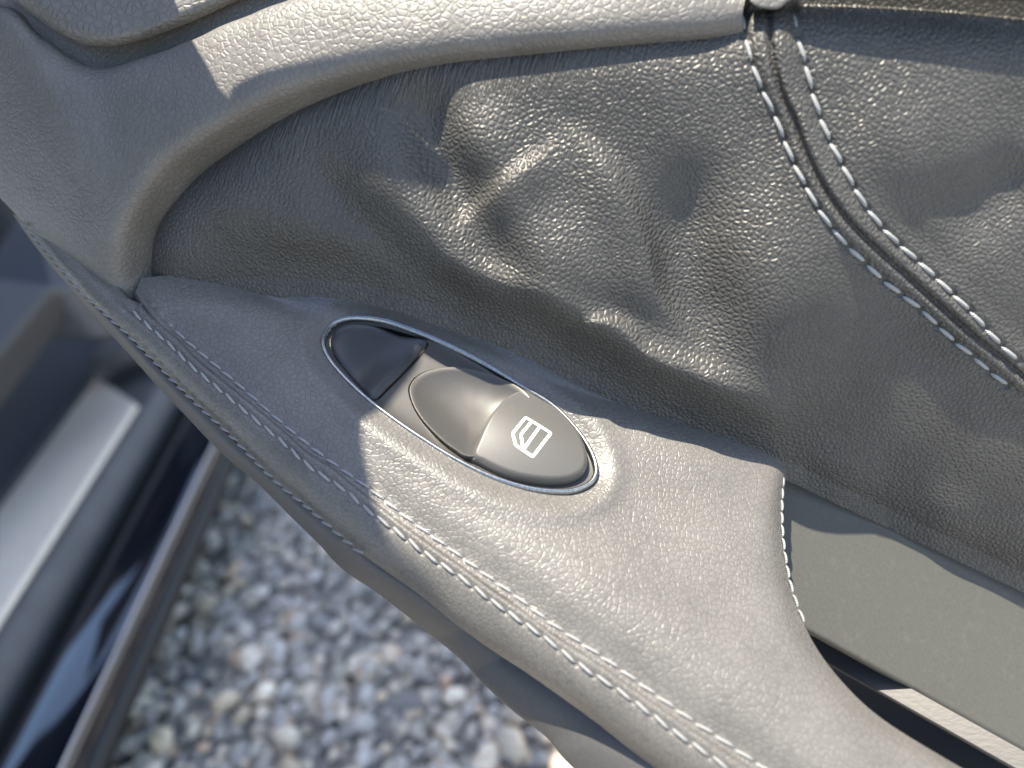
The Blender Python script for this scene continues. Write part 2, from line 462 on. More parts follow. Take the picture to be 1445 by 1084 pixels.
# side band: lower stitch row -> ridge
RID = [(30, 312), (60, 348), (84, 377), (115, 413), (144, 439), (173, 465), (207, 499), (247, 540), (288, 580), (327, 616), (366, 657), (399, 688), (427, 710), (450, 730),
       (486, 761), (516, 786), (590, 838), (650, 886), (698, 920), (747, 952), (795, 986), (844, 1022), (880, 1051), (916, 1078), (1000, 1140), (1100, 1215)]
BTOP = [(150, 385), (156, 400), (164, 412), (172, 422), (180, 432), (190, 442), (206, 457), (245, 491), (280, 525), (316, 555), (355, 588), (385, 613), (412, 636), (438, 660),
        (470, 680), (500, 705), (560, 750), (612, 789), (660, 823), (706, 857), (755, 891), (803, 928), (845, 956), (885, 985), (970, 1046), (1080, 1125)]
nb = 900
rid = spline(RID, nb); btop = spline(BTOP, nb)
GR = [(0.27 * np.linspace(0, 1, 1))]
fb = np.linspace(0, 1, 110)
wpx = np.linalg.norm(rid - btop, axis=1)
Hs = []; rows = []
pt = A(btop[:, 0], btop[:, 1], -0.0036); dtop = depth_of(pt)
drid = dtop + 0.0012
tb = np.linspace(0, 1, nb)
k0 = np.clip((0.17 - tb) / 0.17, 0, 1) ** 1.0
dtop_ = dtop + 0.000 * k0
drid_ = drid + 0.006 * k0
for q in fb:
    p = btop * (1 - q) + rid * q
    d = dtop_ * (1 - q) + drid_ * q
    # convex side: bulges to the viewer mid-way, rolls away at the ridge
    d = d - 0.0013 * math.sin(math.pi * q) + 0.0014 * max(0, (q - .72) / .28) ** 2
    rows.append(at_depth(p[:, 0], p[:, 1], d))
Gb = np.array(rows)
pxb = np.array([btop * (1 - q) + rid * q for q in fb])
dim = dimples(pxb[..., 0], pxb[..., 1], stL, 5.0, 0.0003)
dlow, _, _ = line_dist(even(L_px, 200), pxb[..., 0], pxb[..., 1])
Gbs = Gb.copy()
Gb = Gb + NA * (dim - 0.0002 * np.exp(-(dlow / 6.0) ** 2))[..., None]
# fold: from the lower row inward under the upper welt
up_ = A(Uc[:, 0], Uc[:, 1], -0.0036)
fold = []
tow = Gbs[0] - Gbs[6]; tow /= np.linalg.norm(tow, axis=1)[:, None]
for a, dh in [(0.010, -0.005), (0.0062, -0.0032), (0.0052, -0.0018), (0.0042, -0.0006), (0.003, 0.0002), (0.0015, 0.0003)]:
    fold.append(Gbs[0] + tow * a + NA * dh)
under = []
bt = Gb[-1] - Gb[-8]; bt /= np.linalg.norm(bt, axis=1)[:, None]
nb_ = np.cross(Gb[-1] - Gb[-8], np.gradient(Gb[-1], axis=0)); nb_ /= np.linalg.norm(nb_, axis=1)[:, None]
nb_ *= np.sign((nb_ * (C - Gb[-1])).sum(1))[:, None]
for k in range(1, 7):
    a = k / 6
    under.append(Gb[-1] + bt * 0.0016 * math.sin(a * 1.57) - nb_ * 0.010 * a ** 1.3)
GB = np.concatenate([np.array(fold), Gb, np.array(under)])
band, _ = grid_obj('side_band', GB, M_side, door, face_to=C)
q = stL
# lower row stitches on the band
from_idx = np.array([np.argmin((btop[:, 0] - x) ** 2 + (btop[:, 1] - y) ** 2) for x, y in stL])
PLw = A(stL[:, 0], stL[:, 1], -0.0036) + NA * 0.0002
stitch_row(PLw, np.tile(unit(NA + 0.5 * np.array([0, -1, 0])), (len(PLw), 1)), band, yaw=-0.13, lift=0.0001)
# ridge seam stitches
rs = [p for p in RID if p[1] < 800]
ridge_d = lambda x, y: at_depth(x, y, np.interp(x, rid[:, 0], drid_) - .0012)
stR = stitch_stations(rs, ridge_d, 0.0034)
PR = ridge_d(stR[:, 0], stR[:, 1])
nR = unit(C - PR.mean(0))
stitch_row(PR, np.tile(nR, (len(PR), 1)), band, r=0.00034, yaw=0.25, mat=M_thread2)

# lower door panel beneath the ridge
SB = [(18, 302), (50, 348), (96, 403), (126, 438), (160, 476), (200, 520), (233, 557), (265, 590), (297, 624), (330, 655), (366, 685), (413, 732), (450, 768), (483, 803),
      (538, 841), (594, 885), (649, 930), (681, 964), (723, 1003), (771, 1041), (800, 1075), (860, 1130), (950, 1210)]
TP = [(36, 314), (68, 352), (110, 402), (150, 440), (190, 478), (230, 520), (268, 556), (305, 590), (340, 624), (375, 657), (410, 688), (450, 722), (490, 755), (530, 790),
      (590, 830), (650, 870), (705, 905), (750, 935), (800, 965), (850, 1000), (890, 1030), (950, 1075), (1040, 1150)]
nlp = 300
sb = spline(SB, nlp); tp = spline(TP, nlp)
tl = np.linspace(0, 1, nlp)
dl0 = np.interp(tp[:, 0], rid[:, 0], drid_) + 0.004 + 0.010 * np.clip((tl - 0.55) / 0.15, 0, 1) * np.clip((.95 - tl) / .2, 0, 1)
dl1 = np.interp(sb[:, 0] + 25, rid[:, 0], drid_) + 0.008 + 0.010 * np.clip((tl - 0.55) / 0.15, 0, 1) * np.clip((.95 - tl) / .2, 0, 1)
rows = []
for qv in np.linspace(0, 1, 40):
    p = tp * (1 - qv) + sb * qv
    d = dl0 * (1 - qv) + dl1 * qv - 0.003 * math.sin(math.pi * qv) ** .7
    rows.append(at_depth(p[:, 0], p[:, 1], d))
rows = np.array(rows)
e3 = rows[-1]; dn = np.array([-.1, .5, -.85])
rows = np.concatenate([rows, np.array([e3 + dn * (0.03 * (k / 6) ** 1.2) for k in range(1, 7)])])
low, _ = grid_obj('lower_panel', rows, M_low, door, face_to=C)

# --- gathered insert
GX0, GX1, GY0, GY1, STEP = 150, 1520, -30, 860, 1.7
xs = np.arange(GX0, GX1, STEP); ys = np.arange(GY0, GY1, STEP)
XX, YY = np.meshgrid(xs, ys)
top_line = even([(180, 420), (195, 385), (200, 340), (222, 290), (268, 240), (330, 190), (400, 147), (500, 107), (620, 82), (760, 66), (900, 53), (1000, 46), (1070, 30), (1150, 22), (1300, 28), (1445, 42), (1560, 55)], 300)
jn_line = even([(196, 392), (300, 384), (400, 383), (480, 387), (560, 404), (640, 430), (720, 458), (800, 495), (880, 535), (950, 568), (1030, 603), (1112, 640), (1200, 682), (1320, 738), (1445, 798), (1560, 850)], 300)
dT, _, _ = line_dist(top_line, XX, YY)
opening = np.vstack([top_line, [[1700, 60], [1700, 1200], [180, 1200]]])
dT = np.where(inside(opening, XX, YY), dT, -dT)
dJ, _, _ = line_dist(jn_line, XX, YY)
belowJ = YY > np.interp(XX, jn_line[:, 0], jn_line[:, 1])
dJ = np.where(belowJ, -dJ, dJ)
H = np.zeros_like(XX)
H += -0.0065 * np.exp(-np.clip(dT + 15, 0, None) / 22.0)
H += -0.017 * np.exp(-np.clip(dT + 8, 0, None) / 19.0) * np.clip((560 - XX) / 220, 0, 1)
H += 0.0032 * (1 - np.exp(-(np.clip(dT, 0, None) / 40.0) ** 2)) * np.clip((XX - 480) / 250, 0, 1) * 0.35
H += -0.0025 * np.exp(-(np.clip(dJ + 10, 0, None) / 18.0) ** 1.2) * np.clip((XX - 1060) / 80, .55, 1)
H += 0.0034 * np.exp(-((dJ - 46) / 26.0) ** 2) * np.clip((XX - 560) / 160, 0, 1) * np.clip((1120 - XX) / 120, 0, 1)
def blob(x, y, sx, sy, amp, ang=0.0, p=2.0):
    ca, sa = math.cos(ang), math.sin(ang)
    u = (XX - x) * ca + (YY - y) * sa; v = -(XX - x) * sa + (YY - y) * ca
    return amp * np.exp(-(np.abs(u / sx) ** p + np.abs(v / sy) ** p))
def ridge(path, wid, amp, sharp=2.0, taper=True, asym=0.0):
    pl_ = even(path, 60); d, s, sd = line_dist(pl_, XX, YY)
    Lt = arc_px(pl_)
    w = np.where(sd > 0, wid * (1 + asym), wid * (1 - asym))
    g = np.exp(-(d / w) ** sharp)
    if taper:
        e_ = np.clip(np.minimum(s, Lt - s) / (0.38 * Lt), 0, 1); g = g * e_ * e_ * (3 - 2 * e_)
    return amp * g
CRS = -0.5
# pleats of the leather; the narrow crests imitate bright streaks of reflected light
Hf = np.zeros_like(H)
Hf += ridge([(250, 200), (350, 290), (470, 380), (560, 420)], 58, 0.0042)
Hf += ridge([(360, 150), (450, 245), (540, 350), (640, 440)], 50, 0.0060)
Hf += ridge([(380, 150), (490, 290), (600, 395), (660, 450)], 36, -0.0058)
Hf += ridge([(480, 100), (560, 260), (680, 400), (760, 490)], 56, 0.0068)
Hf += ridge([(575, 40), (612, 180), (680, 330), (750, 450), (800, 520)], 42, -0.0066)
Hf += ridge([(640, 80), (690, 270), (760, 400), (860, 540)], 72, 0.0052)
Hf += blob(655, 200, 58, 48, 0.0024)
Hf += ridge([(750, 160), (840, 225), (882, 287), (908, 345), (928, 425), (1000, 530)], 36, 0.0042, asym=CRS)  # crest shaped to stand in for a bright reflected streak
Hf += ridge([(810, 190), (765, 226), (715, 264), (630, 350)], 30, 0.0026, asym=-CRS)  # second crest, shaped for a crossing light streak
Hf += blob(790, 390, 100, 120, 0.0058)
Hf += blob(1090, 420, 130, 180, 0.0088, 0.5)
Hf += ridge([(1010, 190), (975, 300), (985, 390), (1050, 560)], 56, -0.0046)
Hf *= (1 - np.exp(-(np.clip(dJ, 0, None) / 42.0) ** 2)) * (1 - np.exp(-(np.clip(dT, 0, None) / 45.0) ** 2))
H += Hf
H += ridge([(790, 500), (825, 468), (855, 458), (885, 472), (908, 502), (980, 540)], 26, 0.0026, asym=CRS)  # lower crest, also shaped as a bright light streak
H += blob(1000, 560, 120, 40, 0.0022, 0.45)
H += blob(1190, 665, 50, 42, 0.0012) + blob(1335, 735, 46, 42, 0.0013)
H -= 0.0045 * np.exp(-(np.clip(dJ, 0, None) / 85.0) ** 1.5) * np.clip((XX - 1090) / 160, 0, 1)
# seam: two welts with a groove between
S1 = [(1045, 10), (1050, 45), (1062, 95), (1077, 132), (1095, 169), (1112, 214), (1132, 254), (1152, 292), (1174, 324), (1199, 351), (1229, 379), (1257, 404), (1287, 426), (1314, 451), (1341, 476), (1371, 501), (1401, 528), (1431, 551), (1500, 610)]
S2 = [(1118, 10), (1125, 52), (1137, 95), (1150, 147), (1167, 192), (1187, 232), (1207, 269), (1227, 302), (1252, 329), (1277, 354), (1304, 376), (1329, 401), (1356, 426), (1384, 456), (1411, 486), (1439, 511), (1510, 575)]
SG = [(1083, 5), (1085, 27), (1090, 80), (1102, 130), (1120, 169), (1137, 214), (1162, 264), (1194, 309), (1229, 344), (1279, 389), (1329, 434), (1379, 478), (1429, 518), (1505, 590)]
dG, _, sG = line_dist(even(SG, 200), XX, YY)
d1, _, _ = line_dist(even(S1, 200), XX, YY); d2, _, _ = line_dist(even(S2, 200), XX, YY)
H += 0.0022 * np.exp(-(dG / 30.0) ** 2) - 0.0020 * np.exp(-(dG / 5.0) ** 1.5)
H -= 0.0006 * np.exp(-(d1 / 7.0) ** 2) + 0.0006 * np.exp(-(d2 / 7.0) ** 2)
# seat-side section right of the seam bulges
H += blob(1285, 215, 105, 85, 0.0036, 0.3)
H += blob(1400, 400, 90, 100, 0.0024, 0.4)
H += ridge([(1330, 340), (1390, 280), (1470, 220)], 50, -0.0024)
stS1 = stitch_stations(S1[:-1], I, 0.0061)
stS2 = stitch_stations(S2[:-1], I, 0.0061)
H += dimples(XX, YY, stS1, 6.0, 0.0005) + dimples(XX, YY, stS2, 6.0, 0.0005)
GI = I(XX, YY, H)
keepI = (dT > -40) & (dJ > -36)
ux = (GI - P1) @ unit(P2 - P1); uy = (GI - P1) @ np.cross(NI, unit(P2 - P1))
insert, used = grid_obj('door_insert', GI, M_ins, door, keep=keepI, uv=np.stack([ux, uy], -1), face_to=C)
gather = np.clip(1 - (dT - 20) / 75.0, 0, 1) * np.clip((1100 - XX) / 150, 0, 1) * np.clip((900 - XX) / 250 + .3, 0, 1) * np.clip((XX - 235) / 150, 0, 1)
add_attr(insert.data, 'gather', gather.ravel()[used])
def surfI(st, extra=0.0):
    ii = np.clip(np.round((st[:, 0] - GX0) / STEP).astype(int), 0, len(xs) - 1); jj = np.clip(np.round((st[:, 1] - GY0) / STEP).astype(int), 0, len(ys) - 1)
    return GI[jj, ii]
for st in (stS1, stS2):
    mid = (st[:-1] + st[1:]) / 2
    Pm = surfI(st); 
    stitch_row(Pm + NI * 0.0006, np.tile(NI, (len(Pm), 1)), insert, r=0.00054, fill=0.86, yaw=0.06, lift=0.0001, mat=M_thread3)

# --- pocket behind the pull handle
dI = depth_of(I(np.array([1112., 1445.]), np.array([640., 798.])))
W1 = at_depth(1112., 640., dI[0] + .010); W2 = at_depth(1445., 798., dI[1] + .014); W3 = at_depth(1290., 975., 0.2075)
NW = unit(np.cross(W2 - W1, W3 - W1)); NW = NW if NW @ (C - W1) > 0 else -NW
def sheet(name, quad, fn, mat, n=40, m=60, thick=0.003, bump_fn=None):
    q = np.asarray(quad, float); u = np.linspace(0, 1, m)[None, :, None]; v = np.linspace(0, 1, n)[:, None, None]
    P = (q[0] * (1 - u) + q[1] * u) * (1 - v) + (q[3] * (1 - u) + q[2] * u) * v
    Gs = fn(P[..., 0], P[..., 1])
    o, _ = grid_obj(name, Gs, mat, door, face_to=C); solidify(o, thick); return o
wall = sheet('pocket_wall', [(1060, 560), (1560, 790), (1560, 1124), (1060, 846)], lambda x, y: on_plane(x, y, W1, NW), M_wall)
NL = unit(np.array([0.15, -0.25, 0.95]))
WL = on_plane(np.array(1290.), np.array(975.), W1, NW)
ledge = sheet('pocket_ledge', [(1100, 868), (1560, 1122), (1560, 1158), (1100, 897)], lambda x, y: on_plane(x, y, WL, NL, 0.0006), M_ledge, 12, 60, .002)
WL2 = on_plane(np.array(1290.), np.array(1006.), WL, NL)
hole = sheet('pocket_bottom', [(1040, 820), (1560, 1120), (1560, 1300), (1040, 1250)], lambda x, y: on_plane(x, y, WL2 - np.array([0, 0, .05]), np.array([0, -.3, .95])), M_black, 8, 8, .002)

# --- corner pad at the top front, and the rear top trim
PAD = [(-60, -60), (-20, -30), (17, 0), (55, 28), (83, 47), (116, 62), (144, 66), (172, 64), (221, 50), (277, 28), (332, 3), (420, -35), (420, -160), (-60, -160)]
pd = even(PAD, 260, True); pc = np.array([160., -50.])
rr = np.concatenate([np.linspace(0, .8, 20), np.linspace(.82, 1, 22)])
rows = []
for r_ in rr:
    p = pc + (pd - pc) * r_
    hh = -0.0085 - 0.0035 * np.clip((r_ - .8) / .2, 0, 1) ** 2.2 - .00006 * np.clip(60 - p[:, 1], 0, None)
    rows.append(I(p[:, 0], p[:, 1], hh))
e4 = rows[-1]; nP = unit(C - e4.mean(0))
for k in range(1, 6): rows.append(e4 - nP * 0.012 * k / 5)
pad, _ = grid_obj('corner_pad', np.array(rows), M_pad, door, closed=True, face_to=C)
gro = [(-80, -60), (0, 20), (60, 65), (130, 100), (200, 85), (266, 58), (388, 8), (480, -30)]
gg = spline(gro, 120); gg2 = gg + np.array([40, -90])
Gg = np.array([I((gg * (1 - a) + gg2 * a)[:, 0], (gg * (1 - a) + gg2 * a)[:, 1], -.0165 - .004 * a) for a in np.linspace(0, 1, 10)])
grooveo, _ = grid_obj('pad_recess', Gg, M_trim, door, face_to=C)
RT_lo = [(1058, 2, .0005), (1070, 10, .001), (1095, 13, .001), (1112, 2, .001), (1140, -12, .002), (1250, -10, .003), (1445, 2, .003), (1560, 10, .003)]
RT_up = [(1062, -40, -.006), (1075, -45, -.006), (1100, -50, -.006), (1120, -55, -.006), (1150, -60, -.006), (1250, -60, -.006), (1445, -60, -.006), (1560, -55, -.006)]
a_ = curve3(RT_lo, 120); b_ = curve3(RT_up, 120)
rows = [a_ - unit(C - a_.mean(0)) * (.008 * (1 - k / 6)) for k in range(6)]
rows += [a_ * (1 - v) + b_ * v + unit(C - a_.mean(0)) * 0.0015 * math.sin(math.pi * min(v * 2, 1) / 2) for v in np.linspace(0, 1, 14)]
rows = np.array(rows); cut = 56
rtrim, _ = grid_obj('rear_top_trim', rows[:, :cut], M_trim, door, face_to=C)
dark_trim, _ = grid_obj('dark_rear_trim', rows[:, cut - 1:], M_black, door, face_to=C)  # rest of the rear trim, black standing in for deep shade
bk = sheet('insert_backing', [(980, -80), (1600, -80), (1600, 60), (980, 60)], lambda x, y: I(x, y, -0.017), M_black, 6, 10, .002)  # black sheet standing in for the shadowed gap above the insert

# --- door corner sail: unseen, added and shaped so its edge shades the door's left side
M_shade_sail = plain('black sail plastic', (0.02, 0.02, 0.021), rough=.5)
edge_pts = [(I(268., 48., -.006), .79), (I(300., 105., .001), .80), (I(322., 148., .0045), .805), (I(345., 176., .001), .807), (I(400., 188.), .812), (I(470., 196.), .82), (I(548., 178.), .83), (I(600., 168.), .835), (I(628., 205.), .84), (I(640., 280.), .86), (I(640., 390.), .88), (A(598., 470.), .90), (A(587., 510.), .91), (A(540., 575.), .92), (A(512., 622.), .93), (A(530., 720.), .95), (A(575., 800., -.009), .955), (A(640., 890., -.016), .96)]
EDG = np.array([p + SUN * ((z_ - p[2]) / SUN[2]) for p, z_ in edge_pts])
front = np.array([-.42, .02, -.03])
ed = unit(EDG[-1] - EDG[0])
front = np.array([-.50, .06, -.03])
r0 = EDG[0] - ed * .04
fr_ = np.linspace(0, 1, 14)[:, None]
rear_edge = np.vstack([[r0], EDG, [EDG[-1] + ed * .05]])
lift = lambda p, z_: p + SUN * ((z_ - p[2]) / SUN[2])
top_front = lift(I(-60., 330., -.015), .90); bot_front = lift(I(-150., -60., -.02), .80)
SHADE_SAIL = np.vstack([even(rear_edge, 120), rear_edge[-1] + (top_front - rear_edge[-1]) * fr_[1:], top_front + (bot_front - top_front) * fr_[1:], bot_front + (r0 - bot_front) * fr_[1:-1]])
sc_ = SHADE_SAIL.mean(0) + front * .1
sn = unit(np.cross(ed, front))
nS = len(SHADE_SAIL); SV = np.vstack([SHADE_SAIL, SHADE_SAIL + sn * .007])
me = bpy.data.meshes.new('corner_shade_sail')
me.from_pydata([tuple(v) for v in SV], [], [tuple(range(nS)), tuple(range(2 * nS - 1, nS - 1, -1))] + [(i, i + nS, (i + 1) % nS + nS, (i + 1) % nS) for i in range(nS)])
me.materials.append(M_shade_sail); me.update()
shade_sail = link('corner_shade_sail', me, door)
# --- door shell behind the trim
sx = unit(np.cross([0, 0, 1], NI)); sx = sx if sx[0] > 0 else -sx
sy = np.cross(NI, sx); sy = sy if sy[2] > 0 else -sy
so_ = P2 - NI * .05
pts = []
for dd in (0, -.04):
    for u_, v_ in ((.0, -.36), (.62, -.36), (.62, .115), (.0, .115)): pts.append(so_ + sx * u_ + sy * v_ + NI * dd)
me = raw_mesh('door_shell', np.array(pts), np.array([(0, 1, 2, 3), (7, 6, 5, 4), (0, 4, 5, 1), (1, 5, 6, 2), (2, 6, 7, 3), (3, 7, 4, 0)]), M_low, False)
shell = link('door_shell', me, door); bv = shell.modifiers.new('bevel', 'BEVEL'); bv.width = .008; bv.segments = 3
# --- window switch
e1 = unit(A(843., 670.) - A(462., 470.)); e2 = unit(np.cross(NA, e1))
SO = A(bz.mean(0)[0], bz.mean(0)[1])
def loc(px): px = np.asarray(px, float); p = A(px[..., 0], px[..., 1]) - SO; return np.stack([p @ e1, p @ e2], -1)
def w3(uv, h): uv = np.asarray(uv, float); return SO + uv[..., :1] * e1 + uv[..., 1:2] * e2 + np.asarray(h, float)[..., None] * NA
switch = empty('window_switch'); switch.parent = door
bl = even(loc(BZ), 200, True)
def offset(poly, d):
    t = np.roll(poly, -1, 0) - np.roll(poly, 1, 0); t /= np.linalg.norm(t, axis=1)[:, None]
    n = np.stack([t[:, 1], -t[:, 0]], -1)
    if ((poly - poly.mean(0)) * n).sum() < 0: n = -n
    return poly - n * d          # inward
prof = [(-.0003, -.002), (-.0001, -.0004), (.0001, .0004), (.0005, .0008), (.0009, .0007), (.0012, .0003), (.0014, -.0004), (.0015, -.006)]
rows = [w3(offset(bl, a), np.full(len(bl), b)) for a, b in prof]
bezel, _ = grid_obj('bezel', np.array(rows), M_chrome, switch, closed=True, face_to=C)
inn = offset(bl, .0014)
def dome(name, outline, hr, hfun, mat, skirt=.004, nr=26):
    c = outline.mean(0); rows = []
    rs_ = np.concatenate([np.linspace(0, .85, nr), np.linspace(.87, 1, 14)])
    for r_ in rs_:
        p = c + (outline - c) * r_
        rows.append(w3(p, hfun(p, r_)))
    last = c + (outline - c)
    hl = hfun(last, 1.0)
    for k in range(1, 5): rows.append(w3(last, hl - skirt * k / 4))
    return grid_obj(name, np.array(rows), mat, switch, closed=True, face_to=C)[0]
tray_h = -0.0012
z6 = lambda l: np.array(l, float) / 2.89 + 400.0
# front blank: fills the leading tip of the oval up to the diagonal edge
BLK = z6([(192, 235), (215, 190), (270, 168), (380, 170), (500, 200), (583, 232), (560, 275), (500, 345), (430, 415), (368, 468), (320, 425), (260, 355), (210, 290)])
kb = np.vstack([even(BLK[4:11][0:7], 60)[:0], even(BLK, 140, True)])
blo = loc(kb)
dg0, dg1 = loc(z6([(583, 232)]))[0], loc(z6([(368, 468)]))[0]
dgn = np.array([-(dg1 - dg0)[1], (dg1 - dg0)[0]]); dgn /= np.linalg.norm(dgn)
if (blo.mean(0) - dg0) @ dgn < 0: dgn = -dgn
def blank_h(p, r):
    q = (p - dg0) @ dgn                       # distance from the diagonal edge
    return 0.0012 - 0.0022 * np.exp(-((q - .008) / .006) ** 2) - 0.0012 * r ** 10
dome('front_blank', blo, 0, blank_h, M_blank)
# rocker: scooped front half and raised button
BOWL = z6([(515, 430), (525, 395), (555, 365), (600, 347), (660, 338), (720, 341), (790, 358), (860, 383), (955, 433), (1000, 480), (1010, 540), (985, 610), (930, 665), (850, 705), (757, 714), (700, 682), (645, 637), (600, 590), (560, 540), (530, 485)])
bo = loc(even(BOWL, 160, True))
b0 = loc(z6([(515, 430)]))[0]; b1 = loc(z6([(1000, 640)]))[0]; bax = unit(b1 - b0); bL = np.linalg.norm(b1 - b0)
def bowl_h(p, r):
    s = np.clip((p - b0) @ bax / bL, 0, 1)
    rim = -0.0005 + 0.0030 * s
    return rim - 0.0048 * (1 - r ** 2.6) * (0.62 + .38 * s) - 0.0004 * np.clip((r - .90) / .10, 0, 1) ** 2
dome('rocker_scoop', bo, 0, bowl_h, M_plast)
BTN = z6([(962, 438), (1000, 443), (1050, 474), (1100, 508), (1145, 548), (1185, 595), (1215, 650), (1232, 700), (1236, 745), (1222, 780), (1190, 802), (1150, 814), (1095, 818), (1030, 813), (960, 801), (900, 783), (850, 762), (800, 736), (765, 714),
          (785, 660), (810, 605), (838, 557), (870, 515), (912, 470)])
bn = loc(even(BTN, 200, True)); bnc = bn.mean(0)
bw = unit(loc(z6([(1236, 745)]))[0] - loc(z6([(830, 580)]))[0])
bperp = np.array([-bw[1], bw[0]])
hole_polys = [q.mean(0) + (q - q.mean(0)) * 1.015 for q in (bo, blo)]
tr = np.linspace(0, 1, 190)[:, None, None]; tc_ = inn.mean(0)
td = even(inn, 420, True); tg = tc_ + (td - tc_)[None] * tr
tkeep = ~(inside(hole_polys[0], tg[..., 0], tg[..., 1]) | inside(hole_polys[1], tg[..., 0], tg[..., 1]))
grid_obj('tray', w3(tg, np.full(tg.shape[:2], tray_h) + 0.0006 * tr[..., 0] ** 8), M_plast, switch, closed=True, keep=tkeep, face_to=C)
grid_obj('leak_base', w3(tg[::12], np.full(tg[::12].shape[:2], -.0075)), M_black, switch, closed=True, face_to=C)  # added underneath to stop light leaking through the gaps
def btn_h(p, r):
    s = (p - bnc) @ bw / .02; v = (p - bnc) @ bperp / .0125
    return 0.0036 - 0.0003 * s - 0.0022 * v ** 2 - 0.0019 * s ** 2 - 0.0012 * np.clip((r - .9) / .1, 0, 1) ** 2.2
button = dome('rocker_button', bn, 0, btn_h, M_btn)
ang_o = np.arctan2(*(bn - bnc).T[::-1]); rad_o = np.linalg.norm(bn - bnc, axis=1); so = np.argsort(ang_o)
def btn_at(uv):
    d = uv - bnc; r = np.linalg.norm(d, axis=1) / np.interp(np.arctan2(d[:, 1], d[:, 0]), ang_o[so], rad_o[so], period=2 * np.pi)
    return w3(uv, btn_h(uv, r) + 0.00004)
def btn_px(zx):
    """traced point on the raised button surface"""
    px = np.array(zx, float) / 7.744 + np.array([680., 560.])
    uv = loc(px)
    for _ in range(6):
        d = uv - bnc; r = np.linalg.norm(d, axis=1) / np.interp(np.arctan2(d[:, 1], d[:, 0]), ang_o[so], rad_o[so], period=2 * np.pi)
        hh = btn_h(uv, r)
        p = on_plane(px[:, 0], px[:, 1], A0, NA, hh) - SO
        uv = np.stack([p @ e1, p @ e2], -1)
    return uv
def round_poly(pts, rad=.00045, closed=True):
    out = []; n = len(pts)
    for i in range(n):
        p = pts[i]
        if not closed and i in (0, n - 1): out.append(p); continue
        a = pts[i - 1]; b = pts[(i + 1) % n]
        ua, ub = unit(a - p), unit(b - p)
        for t in np.linspace(0, 1, 6):
            q0 = p + ua * rad; q1 = p + ub * rad
            out.append((1 - t) ** 2 * q0 + 2 * t * (1 - t) * p + t * t * q1)
    return np.array(out)
def densify(P, closed, step=.0003):
    P = np.vstack([P, P[:1]]) if closed else P; out = []
    for a, b in zip(P[:-1], P[1:]):
        n = max(1, int(np.linalg.norm(b - a) / step))
        out += [a + (b - a) * k / n for k in range(n)]
    if not closed: out.append(P[-1])
    return np.array(out)
sym_V, sym_F = [], []
def ribbon(uv, closed, wd=.00074):
    P = densify(uv, closed)
    if closed: t = np.roll(P, -1, 0) - np.roll(P, 1, 0)
    else: t = np.gradient(P, axis=0)
    t /= np.linalg.norm(t, axis=1)[:, None] + 1e-12; n = np.stack([-t[:, 1], t[:, 0]], -1)
    a, m_, b = P + n * wd / 2, P, P - n * wd / 2
    off = sum(len(v) for v in sym_V); k = len(P)
    V = np.stack([btn_at(a), btn_at(m_), btn_at(b)], 1).reshape(-1, 3); sym_V.append(V)
    for i in range(k if closed else k - 1):
        j = (i + 1) % k
        for c in (0, 1): sym_F.append([off + 3 * i + c, off + 3 * i + c + 1, off + 3 * j + c + 1, off + 3 * j + c])
ribbon(round_poly(btn_px([(478, 226), (755, 398), (556, 656), (368, 528), (336, 400)])), True)
ribbon(round_poly(btn_px([(556, 258), (426, 412), (452, 582)]), closed=False), False)
ribbon(btn_px([(640, 318), (452, 582)]), False)
sm = raw_mesh('window_symbol', np.vstack(sym_V), np.array(sym_F), M_white)
symbol = link('window_symbol', sm, switch); tag(symbol, 'white printed car window symbol')

# ------------------------------------------------------------------ the car body: sill with scuff plate
FWD = np.array([-.7071, .7071, 0.]); OUT = np.array([.7071, .7071, 0.])
body = empty('parked_car', (-.9, 0, 0))
tag(body, 'dark blue car body sill with a bare metal scuff plate and chrome strip', 'car')
binv = Matrix.Translation((.9, 0, 0))
def sill_o(px, py, z):
    p = on_plane(np.array(float(px)), np.array(float(py)), np.array([0, 0, z]), np.array([0, 0, 1.])); return p @ OUT, p @ FWD
ZS = .42
def strip(name, prof, mat, f0=-.6, f1=1.3, parent=body, n=2, slant=0.0):
    """extrude a profile (o,z) along the sill"""
    pr = np.array(prof, float)
    ff = np.linspace(f0, f1, n)
    Gx = np.array([[OUT * o + FWD * (q + (slant * (o - o2) / (o3 - o2) if k == n - 1 else 0)) + np.array([0, 0, z]) for o, z in pr] for k, q in enumerate(ff)])
    o_, _ = grid_obj(name, Gx, mat, None, face_to=C + np.array([0, 0, 1.]))
    o_.parent = parent; o_.matrix_parent_inverse = binv
    return o_
o2 = sill_o(75, 618, ZS)[0]; o3 = sill_o(112, 700, ZS)[0]
f_end = sill_o(133, 536, ZS)[1]; SLANT = sill_o(197, 571, ZS)[1] - f_end
o4 = sill_o(92, 802, ZS - .012)[0]; Z5, Z6, Z7 = .398, .391, .378
o5 = sill_o(110, 841, Z5)[0]; o6 = sill_o(186, 877, Z6)[0]; o7 = sill_o(207, 877, Z7)[0]
def smooth_prof(p, n=24): return even(p, n)
M_scuff = plain('brushed aluminium', (0.85, 0.72, 0.56), rough=0.42, metal=0.1, nscale=120, nbump=.03, stretch=(1, 1, 1), var=.06)
M_rub = plain('grey sill rubber', (0.13, 0.125, 0.12), spec=0.25, rough=0.6)
M_seal = plain('black door seal', (0.008, 0.008, 0.008), spec=0.1, rough=0.8)
M_paint = plain('navy paint', (0.006, 0.008, 0.014), rough=0.08, coat=1.0, var=.02)
M_strip = plain('chrome strip', (0.30, 0.30, 0.32), rough=0.16, metal=1.0, var=.05)
M_navy = plain('navy carpet trim', (0.030, 0.032, 0.042), rough=0.75, nscale=800, nbump=.3)
